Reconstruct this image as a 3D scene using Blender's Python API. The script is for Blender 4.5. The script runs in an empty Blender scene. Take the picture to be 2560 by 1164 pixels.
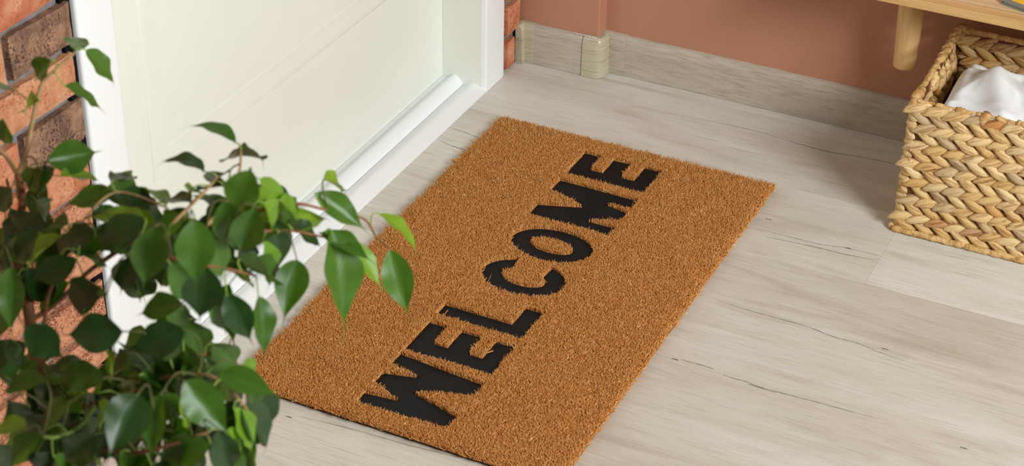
import bpy, bmesh, math, random
import numpy as np
from mathutils import Vector, Matrix, noise

random.seed(7)
rng = np.random.default_rng(7)
S = bpy.context.scene
COL = S.collection

# ------------------------------------------------------------------ camera, light, exposure
CAM = Vector((0.0, 0.0, 1.45))
CR = Matrix(((0.89853461, -0.24603088, 0.36346163),
             (0.43869205, 0.47778838, -0.76109628),
             (0.01359545, 0.84331908, 0.53724119)))
FPX = 4780.95
cam = bpy.data.objects.new('camera', bpy.data.cameras.new('camera'))
COL.objects.link(cam)
cam.matrix_world = Matrix.Translation(CAM) @ CR.to_4x4()
cam.data.sensor_width = 36.0
cam.data.lens = FPX * 36.0 / 2560.0
cam.data.clip_start = 0.05
cam.data.dof.use_dof = True
cam.data.dof.focus_distance = 2.72
cam.data.dof.aperture_fstop = 12.5
S.camera = cam

world = bpy.data.worlds.new('room_light'); S.world = world
world.use_nodes = True
bg = world.node_tree.nodes['Background']
bg.inputs[0].default_value = (0.95, 1.0, 0.99, 1)
bg.inputs[1].default_value = 0.11

def area(name, loc, target, sx, sy, power, col):
    l = bpy.data.lights.new(name, 'AREA'); l.shape = 'RECTANGLE'; l.size = sx; l.size_y = sy
    l.energy = power; l.color = col
    o = bpy.data.objects.new(name, l); COL.objects.link(o)
    o.location = loc
    o.rotation_euler = (Vector(target) - Vector(loc)).to_track_quat('-Z', 'Y').to_euler()
    return o
area('window_light', (1.72, 0.70, 1.80), (-0.75, 1.95, 0.05), 1.05, 0.95, 103, (0.96, 1.0, 0.985))

S.view_settings.view_transform = 'Standard'
S.view_settings.look = 'None'
S.view_settings.gamma = 1.0
S.view_settings.use_curve_mapping = False
S.view_settings.exposure = 0.0

def ray(x, y):
    v = CR @ Vector(((x - 1280) / FPX, -(y - 582) / FPX, -1.0))
    return v.normalized()
def at(x, y, d):
    return CAM + ray(x, y) * d

# ------------------------------------------------------------------ helpers
def lin(r, g, b):
    def c(v):
        v /= 255.0
        return v / 12.92 if v <= 0.04045 else ((v + 0.055) / 1.055) ** 2.4
    return (c(r), c(g), c(b), 1.0)

def obj(name, me, mat=None, parent=None, smooth=False):
    if isinstance(me, bmesh.types.BMesh):
        m = bpy.data.meshes.new(name); me.to_mesh(m); me.free(); me = m
    if mat is not None and not me.materials:
        me.materials.append(mat)
    if smooth:
        me.polygons.foreach_set('use_smooth', [True] * len(me.polygons))
    o = bpy.data.objects.new(name, me); COL.objects.link(o)
    if parent is not None: o.parent = parent
    return o

def mesh(name, v, f):
    m = bpy.data.meshes.new(name); m.from_pydata([tuple(p) for p in v], [], f); m.update(); return m

def empty(name, loc=(0, 0, 0), rz=0.0):
    o = bpy.data.objects.new(name, None); COL.objects.link(o)
    o.location = loc; o.rotation_euler = (0, 0, rz); o.empty_display_size = 0.05
    return o

def tag(o, label=None, cat=None, group=None, kind=None):
    if label: o['label'] = label
    if cat: o['category'] = cat
    if group: o['group'] = group
    if kind: o['kind'] = kind
    return o

def bm_box(bm, x0, x1, y0, y1, z0, z1, bev=0.0, seg=2):
    r = bmesh.ops.create_cube(bm, size=1.0)
    for v in r['verts']:
        v.co = Vector((x0 + (v.co.x + .5) * (x1 - x0), y0 + (v.co.y + .5) * (y1 - y0), z0 + (v.co.z + .5) * (z1 - z0)))
    if bev:
        es = list({e for v in r['verts'] for e in v.link_edges})
        bmesh.ops.bevel(bm, geom=es, offset=bev, segments=seg, affect='EDGES', profile=0.5)
    return bm

def box(name, x0, x1, y0, y1, z0, z1, mat, parent=None, bev=0.0, seg=2):
    return obj(name, bm_box(bmesh.new(), x0, x1, y0, y1, z0, z1, bev, seg), mat, parent)

def sweep(path, prof, side=1.0):
    """profile (d, z) swept along the open 2D path; d is measured to the right of the path (side=1)."""
    n = len(path); P = [Vector(p) for p in path]; rings = []
    for i in range(n):
        a = (P[i] - P[i - 1]).normalized() if i else None
        b = (P[i + 1] - P[i]).normalized() if i < n - 1 else None
        na = Vector((a.y, -a.x)) * side if a else None
        nb = Vector((b.y, -b.x)) * side if b else None
        if na is None: m = nb
        elif nb is None: m = na
        else:
            m = (na + nb).normalized(); m = m / max(0.2, m.dot(na))
        rings.append([(P[i].x + m.x * d, P[i].y + m.y * d, z) for d, z in prof])
    v = [p for r in rings for p in r]; k = len(prof); f = []
    for i in range(n - 1):
        for j in range(k):
            j2 = (j + 1) % k
            f.append((i * k + j, i * k + j2, (i + 1) * k + j2, (i + 1) * k + j))
    f.append(tuple(range(k))); f.append(tuple((n - 1) * k + j for j in reversed(range(k))))
    bm = bmesh.new(); me = mesh('s', v, f); bm.from_mesh(me); bpy.data.meshes.remove(me)
    bmesh.ops.recalc_face_normals(bm, faces=bm.faces)
    return bm

def tube(pts, rad, seg=8, cap=True):
    """closed-end tube through points with radius list"""
    P = [Vector(p) for p in pts]; n = len(P)
    if not hasattr(rad, '__len__'): rad = [rad] * n
    v = []; f = []
    up = None
    for i in range(n):
        t = (P[min(i + 1, n - 1)] - P[max(i - 1, 0)]).normalized()
        if up is None:
            up = Vector((0, 0, 1)) if abs(t.z) < 0.9 else Vector((1, 0, 0))
        s = t.cross(up).normalized(); up = s.cross(t).normalized()
        for k in range(seg):
            a = 2 * math.pi * k / seg
            v.append(P[i] + (s * math.cos(a) + up * math.sin(a)) * rad[i])
    for i in range(n - 1):
        for k in range(seg):
            k2 = (k + 1) % seg
            f.append((i * seg + k, i * seg + k2, (i + 1) * seg + k2, (i + 1) * seg + k))
    if cap:
        f.append(tuple(reversed(range(seg)))); f.append(tuple((n - 1) * seg + k for k in range(seg)))
    return mesh('tube', v, f)

def smooth_path(pts, n=6):
    P = [Vector(p) for p in pts]; out = []
    for i in range(len(P) - 1):
        p0 = P[max(i - 1, 0)]; p1 = P[i]; p2 = P[i + 1]; p3 = P[min(i + 2, len(P) - 1)]
        for k in range(n):
            t = k / n
            out.append(0.5 * ((2 * p1) + (p2 - p0) * t + (2 * p0 - 5 * p1 + 4 * p2 - p3) * t * t + (3 * p1 - p0 - 3 * p2 + p3) * t ** 3))
    out.append(P[-1]); return out

# ------------------------------------------------------------------ materials
class NT:
    def __init__(s, name, rough=0.5, spec=0.5):
        s.m = bpy.data.materials.new(name); s.m.use_nodes = True
        s.t = s.m.node_tree; s.b = s.t.nodes['Principled BSDF']; s.out = s.t.nodes['Material Output']
        s.b.inputs['Roughness'].default_value = rough
        s.b.inputs['Specular IOR Level'].default_value = spec
    def n(s, kind, **kw):
        nd = s.t.nodes.new(kind)
        for k, v in kw.items():
            if k in nd.inputs: nd.inputs[k].default_value = v
            else: setattr(nd, k, v)
        return nd
    def l(s, a, b): s.t.links.new(a, b)
    def coords(s, scale=(1, 1, 1), rnd=True, kind='Object'):
        tc = s.n('ShaderNodeTexCoord'); mp = s.n('ShaderNodeMapping'); mp.inputs['Scale'].default_value = scale
        src = tc.outputs[kind]
        if rnd:
            oi = s.n('ShaderNodeObjectInfo'); ml = s.n('ShaderNodeMath', operation='MULTIPLY'); ml.inputs[1].default_value = 37.0
            s.l(oi.outputs['Random'], ml.inputs[0])
            ad = s.n('ShaderNodeVectorMath', operation='ADD'); s.l(src, ad.inputs[0]); s.l(ml.outputs[0], ad.inputs[1]); src = ad.outputs[0]
        s.l(src, mp.inputs['Vector']); return mp.outputs[0]
    def noise(s, vec, scale, detail=4.0, rough=0.55, dist=0.0):
        nd = s.n('ShaderNodeTexNoise'); nd.inputs['Scale'].default_value = scale; nd.inputs['Detail'].default_value = detail
        nd.inputs['Roughness'].default_value = rough; nd.inputs['Distortion'].default_value = dist
        if vec is not None: s.l(vec, nd.inputs['Vector'])
        return nd.outputs['Fac']
    def ramp(s, fac, stops):
        r = s.n('ShaderNodeValToRGB'); e = r.color_ramp.elements
        while len(e) < len(stops): e.new(0.5)
        for i, (p, c) in enumerate(stops):
            e[i].position = p; e[i].color = c
        s.l(fac, r.inputs[0]); return r.outputs[0]
    def mix(s, fac, a, b, mode='MIX'):
        m = s.n('ShaderNodeMix', data_type='RGBA', blend_type=mode)
        for val, sock in ((fac, m.inputs[0]), (a, m.inputs[6]), (b, m.inputs[7])):
            if hasattr(val, 'is_output'): s.l(val, sock)
            else: sock.default_value = val
        return m.outputs[2]
    def col(s, c):
        if hasattr(c, 'is_output'): s.l(c, s.b.inputs['Base Color'])
        else: s.b.inputs['Base Color'].default_value = c
    def bump(s, h, strength=0.3, dist=0.002):
        b = s.n('ShaderNodeBump'); b.inputs['Strength'].default_value = strength; b.inputs['Distance'].default_value = dist
        s.l(h, b.inputs['Height']); s.l(b.outputs[0], s.b.inputs['Normal'])

W0 = (0, 0, 0, 1); W1 = (1, 1, 1, 1)
def g(v): return (v, v, v, 1)

def mat_plain(name, c, rough=0.5, spec=0.5, var=0.06, nscale=30.0, bump=0.1, bscale=300.0):
    k = NT(name, rough, spec); v = k.coords((1, 1, 1))
    n1 = k.noise(v, nscale, 4)
    dark = tuple(x * (1 - var) for x in c[:3]) + (1,); lite = tuple(min(1, x * (1 + var)) for x in c[:3]) + (1,)
    k.col(k.ramp(n1, [(0.3, dark), (0.7, lite)]))
    if bump: k.bump(k.noise(v, bscale, 3), bump, 0.001)
    return k.m

def mat_floor():
    k = NT('laminate_oak', 0.42, 0.4)
    v = k.coords((1, 1, 1))
    vs = k.coords((1.5, 13, 13)); vf = k.coords((14, 800, 800)); vb = k.coords((2.2, 5, 5))
    broad = k.noise(vb, 1.0, 3, 0.5, 0.6)
    streak = k.noise(vs, 1.6, 9, 0.68, 0.45)
    fine = k.noise(vf, 1.0, 4, 0.6, 0.2)
    base = k.ramp(streak, [(0.22, lin(206, 201, 192)), (0.42, lin(220, 216, 208)), (0.62, lin(225, 222, 215)), (0.8, lin(228, 226, 220))])
    tone = k.ramp(broad, [(0.32, lin(218, 210, 199)), (0.58, lin(255, 255, 255))])
    c = k.mix(0.55, base, tone, 'MULTIPLY')
    fl = k.ramp(fine, [(0.30, lin(196, 190, 180)), (0.47, W1)])
    c = k.mix(0.6, c, fl, 'MULTIPLY')
    lt = k.ramp(k.noise(k.coords((16, 900, 900)), 1.0, 4, 0.6), [(0.58, W0), (0.70, g(0.55))])
    c = k.mix(lt, c, lin(240, 238, 232))
    dk = k.ramp(k.noise(k.coords((9, 420, 420)), 1.0, 7, 0.65, 0.15), [(0.30, g(0.55)), (0.40, W0)])
    c = k.mix(dk, c, lin(158, 148, 134))
    kn = k.ramp(k.noise(k.coords((3.2, 22, 22)), 1.0, 5, 0.6, 0.5), [(0.33, g(0.45)), (0.46, W0)])
    c = k.mix(kn, c, lin(178, 167, 152))
    oi = k.n('ShaderNodeObjectInfo')
    pt = k.ramp(oi.outputs['Random'], [(0.0, lin(246, 244, 241)), (0.5, W1), (1.0, lin(249, 246, 241))])
    c = k.mix(1.0, c, pt, 'MULTIPLY')
    k.col(c); k.bump(fine, 0.16, 0.0006)
    return k.m

def mat_wood(name, c0, c1, c2, scale=(2, 26, 26), rough=0.5, fs=(6, 130, 130), sat=0.5, dist=0.8):
    k = NT(name, rough, 0.4)
    st = k.noise(k.coords(scale), 1.4, 9, 0.66, dist); fi = k.noise(k.coords(fs), 1.0, 4, 0.6, 0.2)
    c = k.ramp(st, [(0.3, c0), (0.5, c1), (0.72, c2)])
    c = k.mix(sat, c, k.ramp(fi, [(0.35, tuple(x * 0.72 for x in c1[:3]) + (1,)), (0.52, W1)]), 'MULTIPLY')
    k.col(c); k.bump(fi, 0.12, 0.0005)
    return k.m

def mat_brick(name, c0, c1, c2, speck, amount):
    k = NT(name, 0.9, 0.15); v = k.coords((1, 1, 1))
    c = k.ramp(k.noise(v, 38, 6, 0.65, 0.5), [(0.32, c0), (0.5, c1), (0.66, c2)])
    sp = k.ramp(k.noise(v, 330, 5, 0.7), [(0.50 + amount, W0), (0.58 + amount, W1)])
    pa = k.ramp(k.noise(v, 26, 3, 0.6), [(0.36, W0), (0.6, W1)])
    m = k.n('ShaderNodeMath', operation='MULTIPLY'); k.l(sp, m.inputs[0]); k.l(pa, m.inputs[1])
    c = k.mix(m.outputs[0], c, speck)
    k.col(c); k.bump(k.noise(v, 170, 8, 0.7), 0.7, 0.002)
    return k.m

def mat_leaf(name, top, top2, under, trans, rough=0.33):
    k = NT(name, rough, 0.5)
    uv = k.n('ShaderNodeUVMap'); sx = k.n('ShaderNodeSeparateXYZ'); k.l(uv.outputs[0], sx.inputs[0])
    oi = k.n('ShaderNodeObjectInfo')
    c = k.mix(oi.outputs['Random'], top, top2)
    n1 = k.noise(k.coords((1, 1, 1)), 60, 3)
    c = k.mix(1.0, c, k.ramp(n1, [(0.3, g(0.82)), (0.7, g(1.0))]), 'MULTIPLY')
    # side veins and midrib, printed along the blade's own UV
    ab = k.n('ShaderNodeMath', operation='ABSOLUTE'); k.l(sx.outputs[1], ab.inputs[0])
    rib = k.ramp(ab.outputs[0], [(0.0, W1), (0.07, W0)])
    geo = k.n('ShaderNodeNewGeometry')
    cu = k.mix(1.0, c, under, 'MIX')
    c = k.mix(geo.outputs['Backfacing'], c, k.mix(0.5, c, under))
    mr = k.n('ShaderNodeMath', operation='MULTIPLY'); mr.inputs[1].default_value = 0.16; k.l(rib, mr.inputs[0])
    c = k.mix(mr.outputs[0], c, under)
    k.col(c)
    wv = k.n('ShaderNodeMath', operation='MULTIPLY_ADD'); wv.inputs[1].default_value = 0.6; k.l(ab.outputs[0], wv.inputs[0]); k.l(sx.outputs[0], wv.inputs[2])
    m2 = k.n('ShaderNodeMath', operation='MULTIPLY'); m2.inputs[1].default_value = 90; k.l(wv.outputs[0], m2.inputs[0])
    sn = k.n('ShaderNodeMath', operation='SINE'); k.l(m2.outputs[0], sn.inputs[0])
    k.bump(sn.outputs[0], 0.12, 0.0006)
    tr = k.n('ShaderNodeBsdfTranslucent'); k.l(k.mix(0.55, c, trans), tr.inputs[0])
    mx = k.n('ShaderNodeMixShader'); mx.inputs[0].default_value = 0.32
    k.l(k.b.outputs[0], mx.inputs[1]); k.l(tr.outputs[0], mx.inputs[2]); k.l(mx.outputs[0], k.out.inputs['Surface'])
    return k.m

def mat_coir():
    k = NT('coir_fibre', 0.75, 0.2)
    at_ = k.n('ShaderNodeAttribute', attribute_name='tone')
    k.col(k.ramp(at_.outputs['Fac'], [(0.0, lin(150, 90, 40)), (0.25, lin(202, 132, 64)), (0.6, lin(226, 162, 92)), (0.88, lin(238, 188, 122)), (1.0, lin(248, 216, 164))]))
    return k.m

def mat_straw():
    k = NT('hyacinth_straw', 0.55, 0.35)
    oi = k.n('ShaderNodeObjectInfo')
    base = k.ramp(oi.outputs['Random'], [(0.0, lin(208, 168, 106)), (0.35, lin(222, 188, 132)), (0.75, lin(230, 200, 148)), (0.88, lin(188, 160, 122)), (0.965, lin(196, 134, 76)), (1.0, lin(212, 168, 104))])
    fib = k.noise(k.coords((9, 260, 260)), 1.0, 4, 0.6, 0.2)
    c = k.mix(0.75, base, k.ramp(fib, [(0.36, lin(178, 138, 92)), (0.52, W1)]), 'MULTIPLY')
    bl = k.noise(k.coords((28, 60, 60)), 1.0, 4, 0.6, 0.8)
    c = k.mix(k.ramp(bl, [(0.61, W0), (0.74, W1)]), c, lin(126, 78, 44))
    hl = k.noise(k.coords((16, 40, 40)), 1.3, 4, 0.6, 0.6)
    c = k.mix(k.ramp(hl, [(0.62, W0), (0.78, g(0.5))]), c, lin(240, 214, 164))
    k.col(c); k.bump(fib, 0.4, 0.0008)
    return k.m

def mat_rubber():
    k = NT('black_rubber', 0.6, 0.22); v = k.coords((1, 1, 1))
    c = k.ramp(k.noise(v, 22, 4, 0.6), [(0.35, lin(13, 14, 16)), (0.7, lin(22, 24, 27))])
    sp = k.ramp(k.noise(v, 900, 2, 0.5), [(0.70, W0), (0.76, W1)])
    k.col(k.mix(sp, c, lin(80, 78, 74))); k.bump(k.noise(v, 120, 4), 0.15, 0.0006)
    return k.m

M = dict(
    floor=mat_floor(),
    subfloor=mat_plain('screed', lin(92, 84, 74), 0.9),
    crack=mat_plain('grain_crack', lin(116, 106, 96), 0.8, 0.2, 0.25, 80),
    streak=mat_plain('grain_streak', lin(172, 160, 145), 0.6, 0.3, 0.1, 120),
    wall=mat_plain('terracotta_paint', lin(184, 130, 104), 0.62, 0.35, 0.03, 6, 0.25, 140),
    white=mat_plain('white_paint', lin(242, 245, 246), 0.38, 0.45, 0.012, 8, 0.04, 60),
    cream=mat_plain('cream_door_paint', lin(237, 240, 231), 0.36, 0.45, 0.012, 8, 0.05, 50),
    jamb=mat_plain('white_jamb_shaded', lin(236, 235, 226), 0.4, 0.4, 0.012, 8, 0.03, 60),  # greyer than the casing white: the weaker light on this face is painted in
    mortar=mat_plain('grey_mortar', lin(128, 126, 128), 0.95, 0.1, 0.2, 60, 0.5, 260),
    gap_shade=mat_plain('painted_gap_shade', lin(24, 23, 23), 0.95, 0.05),
    skirting=mat_wood('skirting_oak', lin(178, 164, 149), lin(188, 175, 160), lin(196, 185, 170), (7, 60, 90), 0.5, (30, 300, 1300), 0.5, 0.6),
    cap=mat_wood('plastic_corner_oak', lin(182, 171, 146), lin(190, 180, 156), lin(197, 188, 166), (6, 6, 80), 0.25, (20, 20, 420), 0.4),
    pine=mat_wood('pine_bench', lin(206, 164, 104), lin(218, 178, 120), lin(226, 190, 136), (2, 16, 16), 0.45, (4, 90, 90), 0.3),
    pine_top=mat_wood('pine_top', lin(210, 174, 126), lin(226, 196, 152), lin(232, 206, 168), (2, 60, 16), 0.45, (3, 160, 90), 0.5),
    pine_leg=mat_wood('pine_leg', lin(206, 164, 106), lin(220, 182, 126), lin(228, 194, 142), (14, 14, 2), 0.5, (90, 90, 5), 0.25),
    glue=mat_plain('amber_glue_line', lin(220, 164, 72), 0.5),
    coir=mat_coir(), rubber=mat_rubber(), straw=mat_straw(),
    straw_dark=mat_plain('straw_core', lin(104, 74, 42), 0.8, 0.2, 0.3, 160, 0.4, 400),
    wire=mat_wood('raffia_wrap', lin(176, 132, 76), lin(210, 168, 108), lin(236, 206, 156), (60, 60, 60), 0.55, (220, 60, 220), 0.6),
    cloth=mat_plain('white_cotton', lin(240, 240, 242), 0.85, 0.15, 0.01, 40, 0.1, 1500),
    leaf=mat_leaf('ficus_leaf', lin(58, 94, 28), lin(80, 120, 40), lin(120, 152, 88), lin(110, 170, 24)),
    leaf_dark=mat_leaf('ficus_leaf_shaded', lin(38, 64, 28), lin(50, 82, 36), lin(92, 122, 74), lin(80, 130, 20), 0.3),  # darker copy of the leaf green, with the shade among the leaves painted in
    leaf_young=mat_leaf('ficus_leaf_young', lin(104, 150, 40), lin(130, 168, 46), lin(150, 184, 90), lin(160, 205, 36), 0.38),
    bark=mat_plain('ficus_bark', lin(128, 86, 58), 0.8, 0.2, 0.25, 90, 0.5, 300),
    twig=mat_plain('ficus_twig', lin(160, 130, 88), 0.7, 0.25, 0.2, 90, 0.3, 300),
    twig_green=mat_plain('ficus_green_twig', lin(92, 92, 52), 0.7, 0.25, 0.2, 90, 0.2, 300),
    petiole=mat_plain('ficus_petiole', lin(134, 158, 74), 0.6, 0.3),
    pot=mat_plain('stoneware_pot', lin(214, 210, 202), 0.6, 0.3), soil=mat_plain('potting_soil', lin(58, 44, 34), 1.0, 0.1, 0.4, 200, 0.8, 300),
    book_yellow=mat_plain('yellow_cover', lin(246, 196, 40), 0.4), book_grey=mat_plain('grey_cover', lin(128, 132, 124), 0.5), paper=mat_plain('book_pages', lin(232, 226, 212), 0.8),
    b_orange=mat_brick('brick_orange', lin(188, 118, 84), lin(208, 150, 112), lin(216, 164, 128), lin(128, 72, 48), 0.03),
    b_red=mat_brick('brick_red', lin(178, 100, 70), lin(200, 130, 96), lin(214, 158, 122), lin(150, 66, 40), 0.04),
    b_brown=mat_brick('brick_brown', lin(108, 82, 70), lin(148, 113, 92), lin(178, 138, 112), lin(58, 46, 44), -0.01),
    b_speck=mat_brick('brick_specked', lin(200, 134, 100), lin(212, 152, 116), lin(220, 162, 126), lin(126, 66, 52), -0.03),
)

# ------------------------------------------------------------------ floor: screed with one object per plank
floor = tag(box('floor', -1.32, 1.6, -0.3, 2.62, -0.04, -0.008, M['subfloor']), kind='structure')
PW, PL = 0.1925, 1.25
bm = bm_box(bmesh.new(), 0.0001, PL - 0.0001, 0.0001, PW - 0.0001, -0.008, 0.0, 0.00022, 1)
plank_me = bpy.data.meshes.new('plank'); bm.to_mesh(plank_me); bm.free(); plank_me.materials.append(M['floor'])
planks = {}
offs = {0: -0.498}
for r in range(-10, 3):
    y = 2.16 + r * PW
    if y + PW > 2.8: break
    x0 = offs.get(r, -0.93 - 0.04 * (r % 3) if r in (-1, -3, -5, -7) else -1.31 - 0.02 * (r % 3))
    while x0 > -1.32: x0 -= PL
    while x0 < 1.5:
        o = obj('plank', plank_me, None, floor); o.location = (x0, y, 0); planks.setdefault(r, []).append((x0, o)); x0 += PL

def strip(r, pts, w, mat, jit=0.0008, z=0.00012):
    """thin printed grain line lying on the plank of row r"""
    x = pts[0][0]
    pl = [p for p in planks[r] if p[0] <= x < p[0] + PL]
    if not pl: return
    x0, o = pl[0]; y0 = 2.16 + r * PW
    P = smooth_path([(a, b, 0) for a, b in pts], 8); n = len(P); v = []; f = []
    for i, p in enumerate(P):
        t = i / (n - 1); ww = 0.72 * w * (math.sin(math.pi * min(1, t * 1.0)) ** 0.5 * 0.9 + 0.05) * (0.6 + 0.8 * random.random())
        d = random.uniform(-jit, jit)
        v += [(p.x - x0, p.y + d - y0 - ww / 2, z), (p.x - x0, p.y + d - y0 + ww / 2, z)]
        if i: f.append((2 * i - 2, 2 * i, 2 * i + 1, 2 * i - 1))
    obj('grain_line', mesh('grain_line', v, f), mat, o)

strip(0, [(-0.678, 2.223), (-0.63, 2.225), (-0.583, 2.226), (-0.548, 2.233), (-0.4995, 2.2355)], 0.0011, M['crack'], .0002)
strip(0, [(-0.66, 2.209), (-0.62, 2.213), (-0.58, 2.216), (-0.543, 2.217), (-0.4995, 2.223)], 0.0018, M['crack'], .0002)
strip(-1, [(-0.664, 2.029), (-0.622, 2.027), (-0.589, 2.026), (-0.534, 2.026), (-0.497, 2.02), (-0.461, 2.02), (-0.433, 2.014), (-0.397, 2.011)], 0.0014, M['crack'], .0004)
strip(-2, [(-0.657, 1.8825), (-0.628, 1.883), (-0.611, 1.8825)], 0.0018, M['crack'], .0003)
strip(-2, [(-0.598, 1.877), (-0.587, 1.8755), (-0.563, 1.8757), (-0.543, 1.873), (-0.494, 1.875), (-0.437, 1.877), (-0.394, 1.879)], 0.0017, M['crack'], .0003)
strip(-2, [(-0.563, 1.8725), (-0.543, 1.8715), (-0.523, 1.8715)], 0.0014, M['crack'], .0002)
strip(1, [(-0.90, 2.484), (-0.853, 2.487), (-0.795, 2.490), (-0.745, 2.488), (-0.71, 2.484)], 0.0010, M['crack'], .0006)
strip(1, [(-0.72, 2.485), (-0.68, 2.481), (-0.65, 2.481), (-0.62, 2.485)], 0.0020, M['crack'], .0005)
strip(1, [(-0.625, 2.486), (-0.60, 2.489), (-0.56, 2.491), (-0.52, 2.490)], 0.0014, M['crack'], .0008)
strip(0, [(-1.195, 2.282), (-1.17, 2.279), (-1.143, 2.274)], 0.0012, M['crack'], .0004)
strip(0, [(-1.196, 2.240), (-1.164, 2.233), (-1.137, 2.233)], 0.0016, M['crack'], .0006)
strip(-3, [(-1.03, 1.56), (-0.95, 1.568), (-0.88, 1.572), (-0.80, 1.581)], 0.0012, M['crack'], .0003)
for (kx, ky, r) in ((-0.429, 2.024, -1), (-0.285, 1.87, -2), (-0.663, 1.879, -2), (-0.67, 2.255, 0), (-0.545, 2.2335, 0), (-1.04, 1.553, -4)):
    strip(r, [(kx - 0.005, ky), (kx, ky + 0.0006), (kx + 0.005, ky)], 0.0030, M['crack'], .0006)
# ------------------------------------------------------------------ brick wall beside the door
XF, XM = -1.2, -1.212
bm = bmesh.new()
bm_box(bm, XM - 0.05, XM, -0.2, 1.424, 0, 2.4)
bm_box(bm, XM - 0.05, XM, 2.489, 2.545, 0, 2.4)
bm_box(bm, XM - 0.05, XM, 1.424, 2.489, 2.13, 2.4)
wall_left = tag(obj('wall_left', bm, M['mortar']), kind='structure')
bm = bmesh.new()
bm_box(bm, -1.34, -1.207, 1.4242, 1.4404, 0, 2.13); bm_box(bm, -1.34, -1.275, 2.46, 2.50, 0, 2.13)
obj('wall_gap_shade', bm, M['gap_shade'], wall_left)  # near-black fill standing in for the deep shade of the casing gaps

def brick_mesh(w, h, seed):
    nx, ny = max(5, int(w / 0.016)), 5
    rn = random.Random(seed); v = []; f = []
    def P(i, j):
        u, t = i / nx, j / ny
        x, z = u * w, t * h
        n0 = noise.noise(Vector((x * 30 + seed * 7.1, z * 30, 0)))
        e = min(u * w, (1 - u) * w, t * h, (1 - t) * h)
        d = 0.0 - (0.0028 if e < 1e-6 else 0.0) + n0 * 0.0016
        jx = noise.noise(Vector((seed * 3.3 + u * 9, t * 9, 5))) * 0.0022 if i in (0, nx) else 0
        jz = noise.noise(Vector((u * 14 + seed * 5.7, t * 3, 9))) * 0.0026 if j in (0, ny) else 0
        return (d, x + jx, z + jz)
    idx = {}
    for j in range(ny + 1):
        for i in range(nx + 1):
            idx[i, j] = len(v); v.append(P(i, j))
    for j in range(ny):
        for i in range(nx):
            f.append((idx[i, j], idx[i + 1, j], idx[i + 1, j + 1], idx[i, j + 1]))
    ring = [(i, 0) for i in range(nx)] + [(nx, j) for j in range(ny)] + [(i, ny) for i in range(nx, 0, -1)] + [(0, j) for j in range(ny, 0, -1)]
    b0 = len(v)
    for r in ring:
        p = v[idx[r]]; v.append((-0.013, p[1], p[2]))
    for k in range(len(ring)):
        k2 = (k + 1) % len(ring)
        f.append((idx[ring[k]], b0 + k, b0 + k2, idx[ring[k2]]))
    return mesh('brick', v, f)

PITCH, BH = 0.0583, 0.0475
bmats = ['b_orange', 'b_red', 'b_speck', 'b_brown']
fixed = {(10, 0): 'b_red', (9, 0): 'b_brown', (9, 1): 'b_orange', (8, 0): 'b_orange', (7, 0): 'b_brown', (7, 1): 'b_red', (6, 0): 'b_red',
         (5, 0): 'b_speck', (5, 1): 'b_speck', (4, 0): 'b_speck', (3, 0): 'b_speck', (3, 1): 'b_speck', (2, 0): 'b_speck', (1, 0): 'b_speck', (1, 1): 'b_red', (0, 0): 'b_speck'}
cache = {}
def brick(w, seed, mkey, y, z):
    key = (round(w, 3), seed, mkey)
    if key not in cache:
        m = brick_mesh(w, BH, seed); m.materials.append(M[mkey]); cache[key] = m
    o = obj('brick', cache[key], None, wall_left); o.location = (XF, y, z); return o
for r in range(24):
    y1 = 1.4325 + 0.0035 * math.sin(r * 2.1); c = 0
    while y1 > 0.25:
        w = 0.098 if (r % 2 == 1 and c == 0) else 0.205
        mk = fixed.get((r, c)) or bmats[(r * 7 + c * 3) % 4 if (r * 5 + c) % 3 else 2]
        brick(w, (r + c * 2) % 6, mk, y1 - w, 0.002 + r * PITCH); y1 -= w + 0.0115; c += 1
for r in range(12):
    w = 0.026 if r == 0 else 0.046
    brick(w, r % 6, 'b_red' if r < 2 else bmats[r % 3], 2.490, 0.004 + r * 0.0600)

# ------------------------------------------------------------------ back wall with shallow pier
wall_back = bmesh.new()
bm_box(wall_back, -1.30, 1.6, 2.575, 2.62, 0, 2.4)
bm_box(wall_back, -1.30, -1.067, 2.545, 2.580, 0, 2.4, 0.0025, 2)
wall_back = tag(obj('wall_back', wall_back, M['wall']), kind='structure')
SK = [(0.0, 0.0006), (0.0120, 0.0006), (0.0119, 0.005), (0.0114, 0.010), (0.0108, 0.014), (0.0104, 0.045), (0.0096, 0.058), (0.0072, 0.0645), (0.0035, 0.0675), (0.0, 0.068)]
base = tag(obj('baseboard_back', sweep([(-1.205, 2.545), (-1.0722, 2.545), (-1.0701, 2.5456), (-1.0686, 2.5471), (-1.068, 2.5492), (-1.068, 2.575), (1.6, 2.575)], SK), M['skirting']), kind='structure')
def fat(p, d, dz=0.0012): return [(a + (d if a > 0 else 0), z + (dz if z > 0.01 else 0)) for a, z in p]
obj('corner_cap', sweep([(-1.090, 2.545), (-1.0712, 2.545), (-1.0691, 2.5456), (-1.0676, 2.5471), (-1.067, 2.5492), (-1.067, 2.5625)], fat(SK, 0.0016)), M['cap'], base)
obj('corner_cap', sweep([(-1.067, 2.5615), (-1.067, 2.575), (-1.028, 2.575)], fat(SK, 0.0012)), M['skirting'], base)
obj('corner_cap', sweep([(-1.2045, 2.523), (-1.2045, 2.539), (-1.2025, 2.5435), (-1.198, 2.545), (-1.178, 2.545)], fat(SK, 0.0014)), M['cap'], base)

cp = [(-1.108 + 0.0021 * i, 2.5405 + 0.0006 * math.sin(i * 2.3), 0.0690 + 0.0005 * math.sin(i * 1.7)) for i in range(20)]
obj('filler_line', tube(cp, [0.0003 + 0.0006 * abs(math.sin(i * 1.31)) * (i / 20) for i in range(20)], 6), M['white'], wall_back)

# ------------------------------------------------------------------ door, casings, threshold
YJ0, YJ1, XD = 1.508, 2.4085, -1.277
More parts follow.
